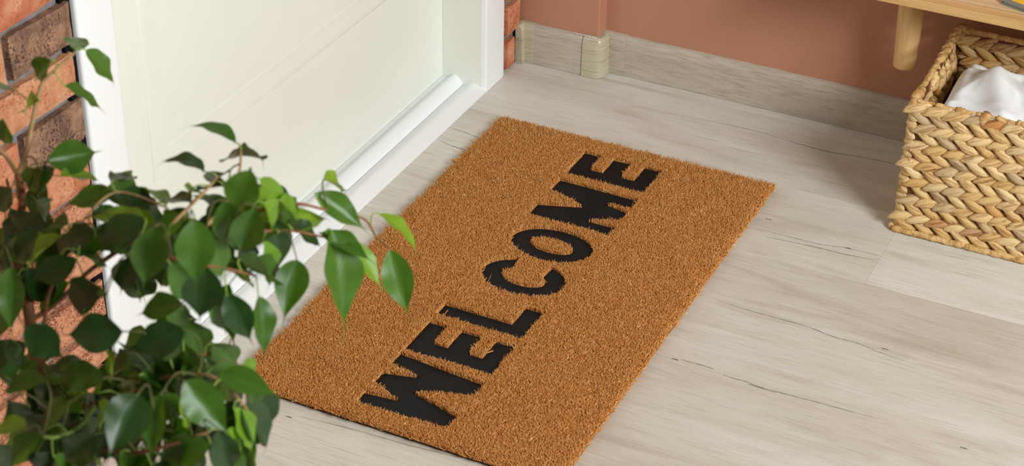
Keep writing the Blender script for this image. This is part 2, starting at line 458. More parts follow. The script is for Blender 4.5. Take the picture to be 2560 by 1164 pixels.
# leaf frame around the panel opening, with recessed panel and mitred moulding
door = bmesh.new()
bm_box(door, XD - 0.035, XD, YJ0 - 0.03, YJ1 - 0.001, 0.0135, 2.05, 0.0012, 1)
door = tag(obj('door_1', door, M['cream']), kind='structure')
def frame_ring(y0, y1, z0, z1, prof):
    """profile (inset, X) swept round a rectangle in the door plane"""
    v = []; f = []; k = len(prof)
    for cy, cz, sy, sz in ((y0, z0, 1, 1), (y1, z0, -1, 1), (y1, z1, -1, -1), (y0, z1, 1, -1)):
        for d, x in prof: v.append((x, cy + sy * d, cz + sz * d))
    for c in range(4):
        c2 = (c + 1) % 4
        for j in range(k - 1):
            f.append((c * k + j, c2 * k + j, c2 * k + j + 1, c * k + j + 1))
    bm = bmesh.new(); me = mesh('r', v, f); bm.from_mesh(me); bpy.data.meshes.remove(me)
    bmesh.ops.recalc_face_normals(bm, faces=bm.faces)
    for fc in bm.faces:
        pass
    return bm
mp = [(0.0, XD - 0.001), (0.001, XD + 0.0006), (0.004, XD + 0.0014), (0.009, XD + 0.0018), (0.014, XD + 0.0015), (0.020, XD + 0.0009), (0.027, XD + 0.0007), (0.034, XD + 0.0011), (0.0365, XD + 0.0011), (0.037, XD - 0.001)]
o = obj('panel_molding', frame_ring(1.640, 2.277, 0.220, 0.98, mp), M['cream'], door)
o = obj('panel_molding', frame_ring(1.640, 2.277, 1.10, 1.93, mp), M['cream'], door)
bm = bm_box(bmesh.new(), XD - 0.004, XD + 0.0004, 1.6765, 2.2405, 0.2565, 0.9435)
obj('panel', bm, M['cream'], door)

def casing(name, y0, y1, z1, rin, rout, outer):
    """upright with a flat front and a rounded outer edge"""
    p = []
    def arc(cx, cy, r, a0, a1, n=6):
        for i in range(n + 1):
            a = math.radians(a0 + (a1 - a0) * i / n); p.append((cx + r * math.cos(a), cy + r * math.sin(a)))
    lo, hi = (rout, rin) if outer < 0 else (rin, rout)
    p.append((XD - 0.03, y0)); arc(XF - lo, y0 + lo, lo, -90, 0); arc(XF - hi, y1 - hi, hi, 0, 90); p.append((XD - 0.03, y1))
    n = len(p); v = [(a, b, 0.0005) for a, b in p] + [(a, b, z1) for a, b in p]
    f = [(i, (i + 1) % n, n + (i + 1) % n, n + i) for i in range(n)] + [tuple(reversed(range(n))), tuple(range(n, 2 * n))]
    return mesh(name, v, f)
t1 = tag(obj('trim_1', casing('c', 1.4406, YJ0, 2.12, 0.010, 0.0045, -1), M['white']), kind='structure')
t2 = tag(obj('trim_2', casing('c', YJ1, 2.4835, 2.12, 0.004, 0.016, 1), M['white']), kind='structure')
# jamb lining facing along the wall, set just inside the right upright
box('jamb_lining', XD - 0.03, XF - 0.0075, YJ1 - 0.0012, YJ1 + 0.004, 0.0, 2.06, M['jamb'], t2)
tag(box('trim_3', XD - 0.03, XF, YJ0, YJ1, 2.052, 2.12, M['white'], None, 0.004), kind='structure')
sill = [(-1.31, 0.0), (-1.241, 0.0), (-1.2406, 0.0045), (-1.2435, 0.0105), (-1.2480, 0.0165), (-1.2520, 0.0195), (-1.2560, 0.0205), (-1.2600, 0.0195), (-1.2645, 0.0158), (-1.2680, 0.0135), (-1.2740, 0.0128), (-1.31, 0.0128)]
sill2 = [(-1.2403, 0.0), (-1.2010, 0.0), (-1.2006, 0.0020), (-1.2012, 0.0048), (-1.2050, 0.0068), (-1.2100, 0.0088), (-1.2150, 0.0112), (-1.2190, 0.0128), (-1.2230, 0.0134), (-1.2275, 0.0124), (-1.2320, 0.0100), (-1.2385, 0.0070), (-1.2400, 0.0058)]
def extrude_y(prof, y0, y1):
    n = len(prof); v = [(a, y0, z) for a, z in prof] + [(a, y1, z) for a, z in prof]
    f = [(i, (i + 1) % n, n + (i + 1) % n, n + i) for i in range(n)] + [tuple(reversed(range(n))), tuple(range(n, 2 * n))]
    bm = bmesh.new(); me = mesh('e', v, f); bm.from_mesh(me); bpy.data.meshes.remove(me)
    bmesh.ops.recalc_face_normals(bm, faces=bm.faces); return bm
def shade_auto(o, ang=35):
    me = o.data
    me.polygons.foreach_set('use_smooth', [True] * len(me.polygons))
    me.set_sharp_from_angle(angle=math.radians(ang))
for nm, pr, ya, yb in (('trim_4', sill, YJ0 - 0.005, YJ1 - 0.0012), ('trim_5', sill2, YJ0 - 0.005, YJ1 + 0.0055)):
    o = tag(obj(nm, extrude_y(pr, ya, yb), M['white']), kind='structure'); shade_auto(o)
for o in (t1, t2, base): shade_auto(o)
for o in base.children: shade_auto(o)
for o in door.children: shade_auto(o, 50)

# ------------------------------------------------------------------ doormat
MX0, MX1, MY0, MY1 = -1.134, -0.6905, 1.579, 2.334
mat_root = tag(empty('doormat', ((MX0 + MX1) / 2, (MY0 + MY1) / 2, 0)), 'orange-brown coir doormat with black WELCOME lettering in front of white door', 'doormat')
ox, oy = (MX0 + MX1) / 2, (MY0 + MY1) / 2
bk = bm_box(bmesh.new(), MX0 - ox + 0.002, MX1 - ox - 0.0005, MY0 - oy + 0.001, MY1 - oy - 0.003, 0, 0.0032, 0.0006, 1)
obj('rubber_backing', bk, M['rubber'], mat_root)

CAPV, BASV = 0.9765, 0.8525
def e_letter(u0, us, u1):
    return [(u0, BASV), (u1, BASV), (u1, .879), (us, .879), (us, .9005), (u1, .9005), (u1, .929), (us, .929), (us, .9505), (u1, .9505), (u1, CAPV), (u0, CAPV)]
def ell(cu, cv, a, b, t0, t1, n):
    return [(cu + a * math.cos(math.radians(t0 + (t1 - t0) * i / n)), cv + b * math.sin(math.radians(t0 + (t1 - t0) * i / n))) for i in range(n + 1)]
W_ = [(1.606, CAPV), (1.612, BASV), (1.6375, BASV), (1.6575, .9255), (1.684, BASV), (1.7105, BASV), (1.7215, CAPV), (1.6965, CAPV), (1.6885, .930), (1.676, CAPV), (1.652, CAPV), (1.635, .930), (1.630, CAPV)]
M_ = [(2.0985, CAPV), (2.0965, BASV), (2.1225, BASV), (2.1215, .8995), (2.1425, BASV), (2.167, BASV), (2.1765, .8965), (2.178, BASV), (2.2055, BASV), (2.2070, CAPV), (2.174, CAPV), (2.1535, .914), (2.1305, CAPV)]
L_ = [(1.8185, BASV), (1.8862, BASV), (1.8862, .878), (1.845, .878), (1.845, CAPV), (1.8185, CAPV)]
C_ = ell(1.9490, .9125, .0430, .0595, 25, 335, 40) + [(1.9655, .889)] + ell(1.9490, .9125, .0175, .0325, 322, 38, 26) + [(1.9685, .9365)]
O_out = ell(2.0395, .9120, .0410, .0595, 0, 360, 44)[:-1]
O_in = ell(2.0385, .9118, .0155, .0325, 0, 360, 32)[:-1]
letters = [('W', [W_]), ('E', [e_letter(1.7315, 1.7605, 1.8000)]), ('L', [L_]), ('C', [C_]), ('O', [O_out, O_in]), ('M', [M_]), ('E', [e_letter(2.2255, 2.255, 2.2965)])]
def to_xy(p): return (-p[1] - ox, p[0] - oy)
for nm, loops in letters:
    bm = bmesh.new()
    tops = []
    for lp in loops:
        vs = [bm.verts.new((*to_xy(p), 0.0060)) for p in lp]
        tops.append([bm.edges.new((vs[i], vs[(i + 1) % len(vs)])) for i in range(len(vs))])
    es = [e for t in tops for e in t]
    r = bmesh.ops.triangle_fill(bm, use_beauty=True, use_dissolve=False, edges=es)
    fs = [x for x in r['geom'] if isinstance(x, bmesh.types.BMFace)]
    ext = bmesh.ops.extrude_face_region(bm, geom=fs)
    for v in ext['geom']:
        if isinstance(v, bmesh.types.BMVert): v.co.z = 0.0030
    bmesh.ops.recalc_face_normals(bm, faces=bm.faces)
    o = obj('letter', bm, M['rubber'], mat_root); o['label'] = 'black rubber letter ' + nm

def pip(px, py, poly):
    inside = np.zeros(len(px), bool); n = len(poly); j = n - 1
    for i in range(n):
        xi, yi = poly[i]; xj, yj = poly[j]
        c = ((yi > py) != (yj > py)) & (px < (xj - xi) * (py - yi) / (yj - yi + 1e-12) + xi)
        inside ^= c; j = i
    return inside
def seg_push(px, py, loops, rad):
    """vector away from the nearest letter edge and its distance"""
    best = np.full(len(px), 9.0); bx = np.zeros(len(px)); by = np.zeros(len(px))
    for poly in loops:
        for i in range(len(poly)):
            x0, y0 = poly[i]; x1, y1 = poly[(i + 1) % len(poly)]
            dx, dy = x1 - x0, y1 - y0; L2 = dx * dx + dy * dy + 1e-12
            t = np.clip(((px - x0) * dx + (py - y0) * dy) / L2, 0, 1)
            qx, qy = x0 + t * dx - px, y0 + t * dy - py; d = np.hypot(qx, qy)
            m = d < best; best[m] = d[m]; bx[m] = qx[m]; by[m] = qy[m]
    return best, bx, by

def coir():
    sp = 0.00093
    wx, wy = MX1 - MX0, MY1 - MY0
    nx, ny = int(wx / sp), int(wy / sp)
    gx, gy = np.meshgrid(np.arange(nx), np.arange(ny), indexing='ij')
    px = ((gx + rng.random(gx.shape)) / nx * wx).ravel(); py = ((gy + rng.random(gy.shape)) / ny * wy).ravel()
    inside = np.zeros(len(px), bool); polys = []
    for nm, loops in letters:
        L = [[(-p[1] - MX0, p[0] - MY0) for p in lp] for lp in loops]
        polys += L
        ins = pip(px, py, L[0])
        if len(L) > 1: ins &= ~pip(px, py, L[1])
        inside |= ins
    px, py = px[~inside], py[~inside]; n = len(px)
    dl, lx, ly = seg_push(px, py, polys, 0.004)
    kp = dl > 0.0011; px, py, dl, lx, ly = px[kp], py[kp], dl[kp], lx[kp], ly[kp]; n = len(px)
    # tufts: strands share the lean of their tuft
    cs = 0.0034
    cx, cy = int(wx / cs) + 3, int(wy / cs) + 3
    lean = rng.normal(0, 1, (cx, cy, 2)); hgt = rng.normal(0, 1, (cx, cy)); ctn = rng.normal(0, 1, (cx, cy))
    jx = px + rng.normal(0, cs * 0.22, n); jy = py + rng.normal(0, cs * 0.22, n)
    ix = np.clip((jx / cs).astype(int), 0, cx - 1); iy = np.clip((jy / cs).astype(int), 0, cy - 1)
    lnx = lean[ix, iy, 0] * 0.26 + rng.normal(0, 0.48, n); lny = lean[ix, iy, 1] * 0.26 + rng.normal(0, 0.48, n)
    H = 0.0092 + hgt[ix, iy] * 0.0008 + rng.normal(0, 0.0006, n)
    H -= 0.0026 * rng.random(n) ** 2
    # long-wave unevenness of the pile
    H += 0.0006 * np.sin(px * 41 + 1.3) * np.sin(py * 33 + 0.4)
    e = 0.006
    for d, sx, sy in ((px, -1, 0), (wx - px, 1, 0), (py, 0, -1), (wy - py, 0, 1)):
        k = np.clip(1 - d / e, 0, 1); lnx += sx * k * 0.38; lny += sy * k * 0.38; H -= k * k * 0.0018
    k = np.clip(1 - dl / 0.0060, 0, 1); s = np.maximum(dl, 1e-6)
    kk = np.minimum(1, k * 1.6); lnx = lnx * (1 - 0.8 * kk) - lx / s * k * 0.14; lny = lny * (1 - 0.8 * kk) - ly / s * k * 0.14; H -= k * 0.0010; bendk = 1 - 0.85 * kk
    m_ = np.hypot(lnx, lny); f_ = np.minimum(1, 0.95 / np.maximum(m_, 1e-6)); lnx *= f_; lny *= f_; H /= np.sqrt(1 + 0.35 * (lnx ** 2 + lny ** 2))
    stray = (rng.random(n) < 0.012) & (dl > 0.006)
    lnx[stray] += rng.normal(0, 0.6, stray.sum()); lny[stray] += rng.normal(0, 0.6, stray.sum()); H[stray] += 0.0012
    z0 = 0.0031
    r0 = 0.00041 * (0.8 + 0.5 * rng.random(n)); r1 = r0 * 0.72
    ang = rng.random(n) * 6.283
    bend = rng.normal(0, 0.0011, (n, 2)) * bendk[:, None]
    V = np.zeros((n, 6, 3))
    for q in range(3):
        a = ang + q * 2.0944
        V[:, q, 0] = px + r0 * np.cos(a); V[:, q, 1] = py + r0 * np.sin(a); V[:, q, 2] = z0
        V[:, 3 + q, 0] = px + lnx * H + bend[:, 0] + r1 * np.cos(a); V[:, 3 + q, 1] = py + lny * H + bend[:, 1] + r1 * np.sin(a)
        V[:, 3 + q, 2] = z0 + H - (lnx * np.cos(a) + lny * np.sin(a)) * r1 + rng.normal(0, 0.0002, n)
    V[:, :, 0] += MX0 - ox; V[:, :, 1] += MY0 - oy
    T = np.array([[0, 1, 4], [0, 4, 3], [1, 2, 5], [1, 5, 4], [2, 0, 3], [2, 3, 5], [3, 4, 5]])
    F = (np.arange(n)[:, None, None] * 6 + T[None]).reshape(-1, 3)
    me = bpy.data.meshes.new('coir_pile')
    me.vertices.add(n * 6); me.vertices.foreach_set('co', V.astype(np.float32).ravel())
    me.loops.add(F.size); me.loops.foreach_set('vertex_index', F.astype(np.int32).ravel())
    me.polygons.add(len(F)); me.polygons.foreach_set('loop_start', np.arange(0, F.size, 3, dtype=np.int32))
    me.update(calc_edges=True)
    tone = np.clip(0.47 + rng.normal(0, 0.13, n) + ctn[ix, iy] * 0.05, 0, 1)
    tone[rng.random(n) < 0.05] = 0.95
    at_ = me.attributes.new('tone', 'FLOAT', 'POINT'); at_.data.foreach_set('value', np.repeat(tone, 6).astype(np.float32))
    return me
o = obj('coir_pile', coir(), M['coir'], mat_root); o['kind'] = 'stuff'

# ------------------------------------------------------------------ bench on the back wall and the book on it
BX0, BX1 = -0.66, 0.40
bench = tag(empty('wall_bench', (-0.13, 2.49, 0.303)), 'pale pine wall bench on short round legs above the woven basket', 'bench')
def loc(x, y, z): return (x + 0.13, y - 2.49, z - 0.303)
def bpart(name, x0, x1, y0, y1, z0, z1, mat, bev):
    a = loc(x0, y0, z0); b = loc(x1, y1, z1)
    return box(name, a[0], b[0], a[1], b[1], a[2], b[2], mat, bench, bev)
bpart('bench_top', BX0, BX1, 2.4125, 2.5745, 0.303, 0.3163, M['pine_top'], 0.0006)
bpart('edge_strip', BX0, BX1, 2.3955, 2.4118, 0.303, 0.3165, M['pine'], 0.0012)
bpart('glue_line', BX0, BX1, 2.4118, 2.4125, 0.304, 0.3164, M['glue'], 0.0)
for lx in (-0.565, 0.30):
    ly = 2.512; v = []; f = []; n = 28
    prof = [(0.0, 0.1530), (0.0150, 0.1530), (0.0160, 0.1540), (0.0163, 0.156), (0.0208, 0.303), (0.0, 0.303)]
    for r, z in prof:
        for k in range(n):
            a = 2 * math.pi * k / n; v.append(loc(lx + r * math.cos(a), ly + r * math.sin(a), z))
    for j in range(len(prof) - 1):
        for k in range(n):
            f.append((j * n + k, j * n + (k + 1) % n, (j + 1) * n + (k + 1) % n, (j + 1) * n + k))
    o = obj('bench_leg', mesh('bench_leg', v, f), M['pine_leg'], bench); shade_auto(o, 40)
book = tag(empty('book', (-0.429, 2.437, 0.3166), math.atan2(-0.012, 0.035)), 'book with a yellow cover and grey border lying on the pine bench', 'book')
box('pages', 0.004, 0.196, 0.004, 0.110, 0.0012, 0.0050, M['paper'], book)
box('back_cover', 0, 0.2, 0, 0.113, 0, 0.0012, M['book_grey'], book, 0.0004, 1)
box('front_cover', 0, 0.2, 0, 0.113, 0.0050, 0.0062, M['book_grey'], book, 0.0004, 1)
box('cover_panel', 0.012, 0.19, 0.0085, 0.106, 0.0061, 0.0064, M['book_yellow'], book)

# ------------------------------------------------------------------ woven basket
KX0, KX1, KY0, KY1, KH = -0.502, -0.185, 2.312, 2.548, 0.206
basket = tag(empty('woven_basket', ((KX0 + KX1) / 2, (KY0 + KY1) / 2, 0)), 'square straw-coloured basket of plaited water hyacinth holding white cloth', 'basket')
bx, by = (KX0 + KX1) / 2, (KY0 + KY1) / 2
def almond(L, w, d, seed):
    nr, ns = 9, 8; v = []; f = []
    rn = random.Random(seed)
    ph = rn.uniform(0, 6)
    for i in range(nr + 1):
        t = i / nr; pr = max(0.06, math.sin(math.pi * t) ** 0.72)
        cx = (t - 0.5) * L; off = 0.10 * w * math.sin(math.pi * 2 * t + ph * 0.2)
        for k in range(ns):
            a = 2 * math.pi * k / ns
            rr = 1 + 0.05 * math.sin(3 * a + ph + t * 4)
            v.append((cx, off + math.cos(a) * w / 2 * pr * rr, math.sin(a) * d / 2 * pr * rr))
    for i in range(nr):
        for k in range(ns):
            k2 = (k + 1) % ns
            f.append((i * ns + k, i * ns + k2, (i + 1) * ns + k2, (i + 1) * ns + k))
    f.append(tuple(reversed(range(ns)))); f.append(tuple(nr * ns + k for k in range(ns)))
    m = mesh('straw_strand', v, f); m.materials.append(M['straw'])
    m.polygons.foreach_set('use_smooth', [True] * len(m.polygons)); return m
alm_a = [almond(0.0405 + 0.002 * i, 0.0172, 0.0132, i) for i in range(4)]
alm_b = [almond(0.0405 + 0.002 * i, 0.0164, 0.0132, 9 + i) for i in range(4)]
ZP = 0.0287
def strand(u, n, p, slope, yaw, me):
    U = Vector(u); N = Vector(n); Z = Vector((0, 0, 1))
    a = (U * math.cos(slope) + Z * math.sin(slope)); a = (a * math.cos(yaw) - N * math.sin(yaw)).normalized()
    s = N.cross(a).normalized(); nn = a.cross(s).normalized()
    mw = Matrix((a, s, nn)).transposed().to_4x4(); mw.translation = Vector(p) - Vector((bx, by, 0))
    o = obj('straw_strand', me, None, basket); o.matrix_local = mw; return o
def face(p0, u, n, width, z0, z1, step=0.0262, skip=None, flip=1):
    cnt = 0; k = 0
    while True:
        za = z0 + (k + 0.74) * ZP; zb = z0 + (k + 0.24) * ZP
        if zb > z1: break
        for row, z, sl, meshes in ((0, za, 0.42, alm_a), (1, zb, -0.42, alm_b)):
            if z > z1: continue
            x = 0.010 + (0.006 if row else 0.0) + (k % 3) * 0.007 - 0.004
            while x < width - 0.006:
                p = Vector(p0) + Vector(u) * x + Vector((0, 0, z)) + Vector(n) * (0.0010 * random.uniform(-1, 1))
                if not (skip and skip(x, z)):
                    strand(u, n, p, flip * (sl + random.uniform(-0.07, 0.07)), 0.16 + random.uniform(-.04, .04), random.choice(meshes)); cnt += 1
                x += step + random.uniform(-0.0015, 0.0015)
        k += 1
    return cnt
n1 = face((KX0 + 0.004, KY0, 0), (1, 0, 0), (0, -1, 0), KX1 - KX0 - 0.012, 0.006, 0.203)
# inside of the back and of the left side, only the rows that show above the cloth
n2 = face((KX0 + 0.010, KY1 - 0.006, 0), (1, 0, 0), (0, -1, 0), KX1 - KX0 - 0.02, 0.006 + 3 * ZP, 0.204)
hole = lambda x, z: (z > 0.160 and 0.012 < (x) < 0.120)
n3 = face((KX0 + 0.005, KY0 + 0.008, 0), (0, 1, 0), (1, 0, 0), KY1 - KY0 - 0.02, 0.006 + 4 * ZP, 0.195, 0.027, hole)
# strands turning the front left corner
for k in range(7):
    for dz, sl in ((0.74, 0.35), (0.24, -0.45)):
        z = 0.006 + (k + dz) * ZP
        if z < 0.203:
            for cu, cn, cxy in (((0.75, -0.66, 0), (-0.66, -0.75, 0), (KX0 + 0.0030, KY0 + 0.0030, z)), ((0.75, 0.66, 0), (0.66, -0.75, 0), (KX1 - 0.0030, KY0 + 0.0030, z))):
                q = strand(cu, cn, cxy, sl, 0.0, alm_b[k % 4]); q.scale = (0.55, 1.0, 0.9)
# weave of the sides that face away from the room, one joined part
bm = bmesh.new()
tmp = alm_b[0]
def stamp(u, n, p, slope):
    U = Vector(u); N = Vector(n); a = (U * math.cos(slope) + Vector((0, 0, 1)) * math.sin(slope)).normalized(); s = N.cross(a).normalized()
    mw = Matrix((a, s, N)).transposed().to_4x4(); mw.translation = Vector(p) - Vector((bx, by, 0))
    st = len(bm.verts); bm.from_mesh(tmp); bm.verts.ensure_lookup_table()
    bmesh.ops.transform(bm, matrix=mw, verts=bm.verts[st:])
for k in range(7):
    for dz, sl in ((0.74, 0.2), (0.24, -0.6)):
        z = 0.006 + (k + dz) * ZP
        if z > 0.197: continue
        y = KY0 + 0.02
        while y < KY1 - 0.005:
            if not (z > 0.160 and KY0 + 0.02 < y < KY0 + 0.128): stamp((0, -1, 0), (-1, 0, 0), (KX0, y, z), sl)
            stamp((0, 1, 0), (1, 0, 0), (KX1, y, z), sl); y += 0.027
        x = KX0 + 0.02
        while x < KX1 - 0.005:
            stamp((-1, 0, 0), (0, 1, 0), (x, KY1, z), sl); x += 0.027
o = obj('side_weave', bm, M['straw'], basket, True); o['kind'] = 'stuff'
# thin core walls and bottom
bm = bmesh.new()
a, b, c, d = KX0 - bx, KX1 - bx, KY0 - by, KY1 - by
bm_box(bm, a + .002, b - .002, c + .0005, c + .004, .004, .194)
bm_box(bm, a + .002, b - .002, d - .004, d - .0005, .004, .196)
bm_box(bm, a + .0005, a + .003, c + .002, d - .002, .004, .158); bm_box(bm, a + .0005, a + .003, c + .128, d - .002, .158, .196)
bm_box(bm, b - .003, b - .0005, c + .002, d - .002, .004, .196)
bm_box(bm, a + .002, b - .002, c + .002, d - .002, .003, .008)
obj('basket_core', bm, M['straw_dark'], basket)
# rims
def rim(name, p0, p1, r, wav, n=40, seed=0):
    rn = random.Random(seed); pts = []; rad = []
    for i in range(n + 1):
        t = i / n; p = Vector(p0).lerp(Vector(p1), t)
        p += Vector((rn.uniform(-1, 1), rn.uniform(-1, 1), rn.uniform(-1, 1))) * wav
        pts.append(p); rad.append(r * (1 + 0.12 * math.sin(i * 1.9 + seed) * (0.5 + rn.random())))
    return obj(name, tube(pts, rad, 8), M['wire'], basket, True)
zr = KH + 0.0045
rim('rim', (a + .004, c + .002, zr - .002), (b, c + .002, zr - .002), 0.0022, 0.0006, 60, 1)
rim('rim', (a + .004, d - .004, zr + .004), (b, d - .004, zr + .004), 0.0042, 0.0006, 60, 2)
rim('rim', (a + .003, c + .002, zr + .001), (a + .003, d - .004, zr + .005), 0.0042, 0.0007, 44, 3)
rim('rim', (b - .002, c + .002, zr + .001), (b - .002, d - .004, zr + .004), 0.0042, 0.0007, 44, 4)
rim('bottom_rim', (a - .002, c - .005, .0050), (b, c - .005, .0050), 0.0048, 0.0004, 60, 5)
rim('bottom_rim', (a - .004, c - .003, .0050), (a - .004, d, .0050), 0.0048, 0.0004, 40, 6)
def wrap(p, ax, r, w, seed):
    """strip of raffia wound round the rim"""
    rn = random.Random(seed); A = Vector(ax).normalized(); pts = []; rad = []
    for i in range(6):
        t = i / 5 - .5; pts.append(Vector(p) + A * w * t + Vector((rn.uniform(-1, 1), rn.uniform(-1, 1), rn.uniform(-1, 1))) * 0.0008)
        rad.append(r * (0.80 + 0.16 * math.cos(t * 2.6) + rn.uniform(-.09, .09)))
    obj('raffia_wrap', tube(pts, rad, 9), M['wire'], basket, True)
for i, t in enumerate((0.02, 0.05, 0.085)): wrap((a + .004, c + .004 + t * .22, zr + .001), (0.1, 1, 0.1), 0.0078 - .0006 * i, 0.017, i)
for i, t in enumerate((0.56, 0.64, 0.73, 0.82, 0.91, 0.985)): wrap((a + .004, c + t * .232, zr + .001 + t * .004), (0.15, 1, 0), 0.0056 + .0006 * (i % 3), 0.026, 10 + i)
for i in range(11): wrap((a + .012 + i * .0275, c + .002, zr - .0025), (1, 0.1, -.35 + .1 * (i % 4)), 0.0034 + .0005 * (i % 3), 0.013, 30 + i)
for i in range(8): wrap((a + .012 + i * .042, d - .004, zr + .004), (1, 0, .12 * (i % 3 - 1)), 0.0044, 0.030, 50 + i)
wrap((a + .006, d - .008, zr + .002), (0.3, 0.3, 1), 0.0085, 0.02, 71); wrap((a + .002, c + .002, zr - .010), (0, 0, 1), 0.0062, 0.022, 72)
wrap((a + .100, c + .001, zr - .006), (0.3, 0, 1), 0.0075, 0.016, 73)

# white cloth heaped in the basket
def cloth():
    nx, ny = 110, 84; v = []; f = []
    x0, x1, y0, y1 = KX0 + 0.0195, KX1 - 0.014, KY0 + 0.0125, KY1 - 0.0235
    pk = Vector((-0.424, 2.452))
    for j in range(ny + 1):
        for i in range(nx + 1):
            u, t = i / nx, j / ny; x = x0 + u * (x1 - x0); y = y0 + t * (y1 - y0)
            q = Vector((x * 9, y * 9, 0.3)); wq = Vector((noise.noise(q), noise.noise(q + Vector((7, 3, 1))), 0))
            n1 = noise.noise(Vector((x * 10 + y * 12, (y - x) * 7, 1.7)) + wq * 1.2)
            rd = 1 - abs(noise.noise(Vector((x * 16 - y * 5, y * 22 + x * 10, 4.1)) + wq * 1.1)) * 2
            rd2 = 1 - abs(noise.noise(Vector((x * 34, y * 44 + x * 20, 8.1)) + wq * 1.8)) * 2
            e = min(u, 1 - u) * (x1 - x0); e2 = min(t, 1 - t) * (y1 - y0); ed = min(e, e2)
            z = 0.186 + 0.008 * n1 + 0.0080 * rd + 0.0027 * rd2
            dx, dy = x - pk.x, y - pk.y
            ln = abs(dx * 0.9 + dy * 0.35); al = (-dx * 0.35 + dy * 0.9)
            z += 0.030 * math.exp(-(ln / 0.019) ** 2) * (1 / (1 + math.exp(al / 0.006))) * math.exp(-max(0, -al) / 0.10)
            z += 0.014 * math.exp(-((x + 0.36) / 0.05) ** 2 - ((y - 2.43) / 0.06) ** 2)
            if y > pk.y: z -= (y - pk.y) * 0.22
            k = max(0.0, 1 - ed / 0.024); z -= 0.045 * k * k
            v.append((x - bx, y - by, z))
    for j in range(ny):
        for i in range(nx):
            p = j * (nx + 1) + i; f.append((p, p + 1, p + nx + 2, p + nx + 1))
    # skirt down to the basket bottom so that the heap is a body
    bd = [i for i in range(nx + 1)] + [j * (nx + 1) + nx for j in range(1, ny + 1)] + [ny * (nx + 1) + i for i in range(nx - 1, -1, -1)] + [j * (nx + 1) for j in range(ny - 1, 0, -1)]
    s0 = len(v)
    for q in bd: v.append((v[q][0], v[q][1], 0.0085))
    for k in range(len(bd)):
        k2 = (k + 1) % len(bd); f.append((bd[k2], bd[k], s0 + k, s0 + k2))
    f.append(tuple(range(s0, s0 + len(bd))))
    return mesh('cloth', v, f)
o = obj('crumpled_cloth', cloth(), M['cloth'], None, True); o.location = (bx, by, 0)
tag(o, 'crumpled white cotton cloth heaped inside the woven basket', 'cloth')

# ------------------------------------------------------------------ ficus
PX, PY = -0.878, 0.958
plant = tag(empty('potted_ficus', (PX, PY, 0)), 'leafy green weeping fig in a pot beside the brick wall', 'plant')
PB = Vector((PX, PY, 0))
def lathe(prof, n=32):
    v = []; f = []
    for r, z in prof:
        for k in range(n):
            a = 2 * math.pi * k / n; v.append((r * math.cos(a), r * math.sin(a), z))
    for j in range(len(prof) - 1):
        for k in range(n): f.append((j * n + k, j * n + (k + 1) % n, (j + 1) * n + (k + 1) % n, (j + 1) * n + k))
    f.append(tuple(reversed(range(n)))); f.append(tuple((len(prof) - 1) * n + k for k in range(n)))
    return mesh('lathe', v, f)
o = obj('pot', lathe([(0.075, 0.0), (0.082, 0.004), (0.105, 0.17), (0.112, 0.18), (0.112, 0.195), (0.104, 0.195), (0.100, 0.172)]), M['pot'], plant); shade_auto(o, 40)
obj('soil', lathe([(0.085, 0.12), (0.1005, 0.170), (0.085, 0.178), (0.05, 0.181), (0.005, 0.182)]), M['soil'], plant, True)

BR = []   # branch sample points for the petioles
def branch(name, px, r0, r1, mat, root=None):
    pts = [at(x, y, d) - PB for x, y, d in px]
    if root: pts = [Vector(root)] + pts
    P = smooth_path(pts, 6); n = len(P)
    obj(name, tube(P, [r0 + (r1 - r0) * i / (n - 1) for i in range(n)], 8), mat, plant, True)
    BR.extend(P)
branch('trunk', [(96, 940, 1.55), (88, 890, 1.55), (72, 777, 1.55), (66, 722, 1.55), (46, 662, 1.55), (42, 590, 1.555), (56, 504, 1.56), (45, 437, 1.57)], 0.0055, 0.0030, M['bark'], (0.0, 0.0, 0.17))
branch('branch', [(45, 437, 1.57), (68, 372, 1.58), (82, 300, 1.585), (104, 212, 1.59), (142, 172, 1.59), (186, 132, 1.60)], 0.0024, 0.0012, M['twig'])
branch('branch', [(45, 437, 1.57), (18, 395, 1.58), (-15, 360, 1.58)], 0.0022, 0.0014, M['twig'])
branch('branch', [(96, 945, 1.55), (105, 900, 1.54), (116, 760, 1.52), (135, 700, 1.50), (150, 640, 1.49)], 0.0022, 0.0011, M['bark'])
branch('branch', [(75, 800, 1.55), (110, 780, 1.55), (160, 740, 1.54), (220, 680, 1.52), (290, 630, 1.50), (350, 590, 1.47), (430, 565, 1.44), (520, 560, 1.42), (600, 545, 1.41), (645, 527, 1.42), (700, 515, 1.45), (750, 509, 1.47), (820, 526, 1.5), (908, 546, 1.53), (940, 590, 1.55), (972, 620, 1.55)], 0.0022, 0.0008, M['bark'])
branch('branch', [(430, 560, 1.36), (470, 520, 1.38), (520, 470, 1.42), (545, 440, 1.44)], 0.0014, 0.0008, M['twig'])
branch('branch', [(520, 560, 1.36), (570, 500, 1.40), (598, 430, 1.44), (602, 375, 1.46)], 0.0014, 0.0008, M['twig'])
branch('branch', [(600, 545, 1.37), (650, 575, 1.40), (685, 575, 1.43), (735, 577, 1.47), (800, 590, 1.5), (860, 600, 1.52)], 0.0015, 0.0008, M['bark'])
branch('branch', [(340, 590, 1.37), (420, 640, 1.33), (500, 660, 1.33), (560, 670, 1.36), (640, 690, 1.40)], 0.0016, 0.0008, M['bark'])
branch('branch', [(96, 960, 1.55), (160, 1010, 1.5), (240, 1010, 1.46), (300, 987, 1.43), (380, 950, 1.42), (440, 915, 1.42), (500, 888, 1.44), (560, 880, 1.47)], 0.0028, 0.0009, M['bark'])
branch('branch', [(380, 950, 1.42), (470, 935, 1.38), (540, 945, 1.36), (600, 1000, 1.36), (620, 1030, 1.37)], 0.0015, 0.0008, M['twig'])
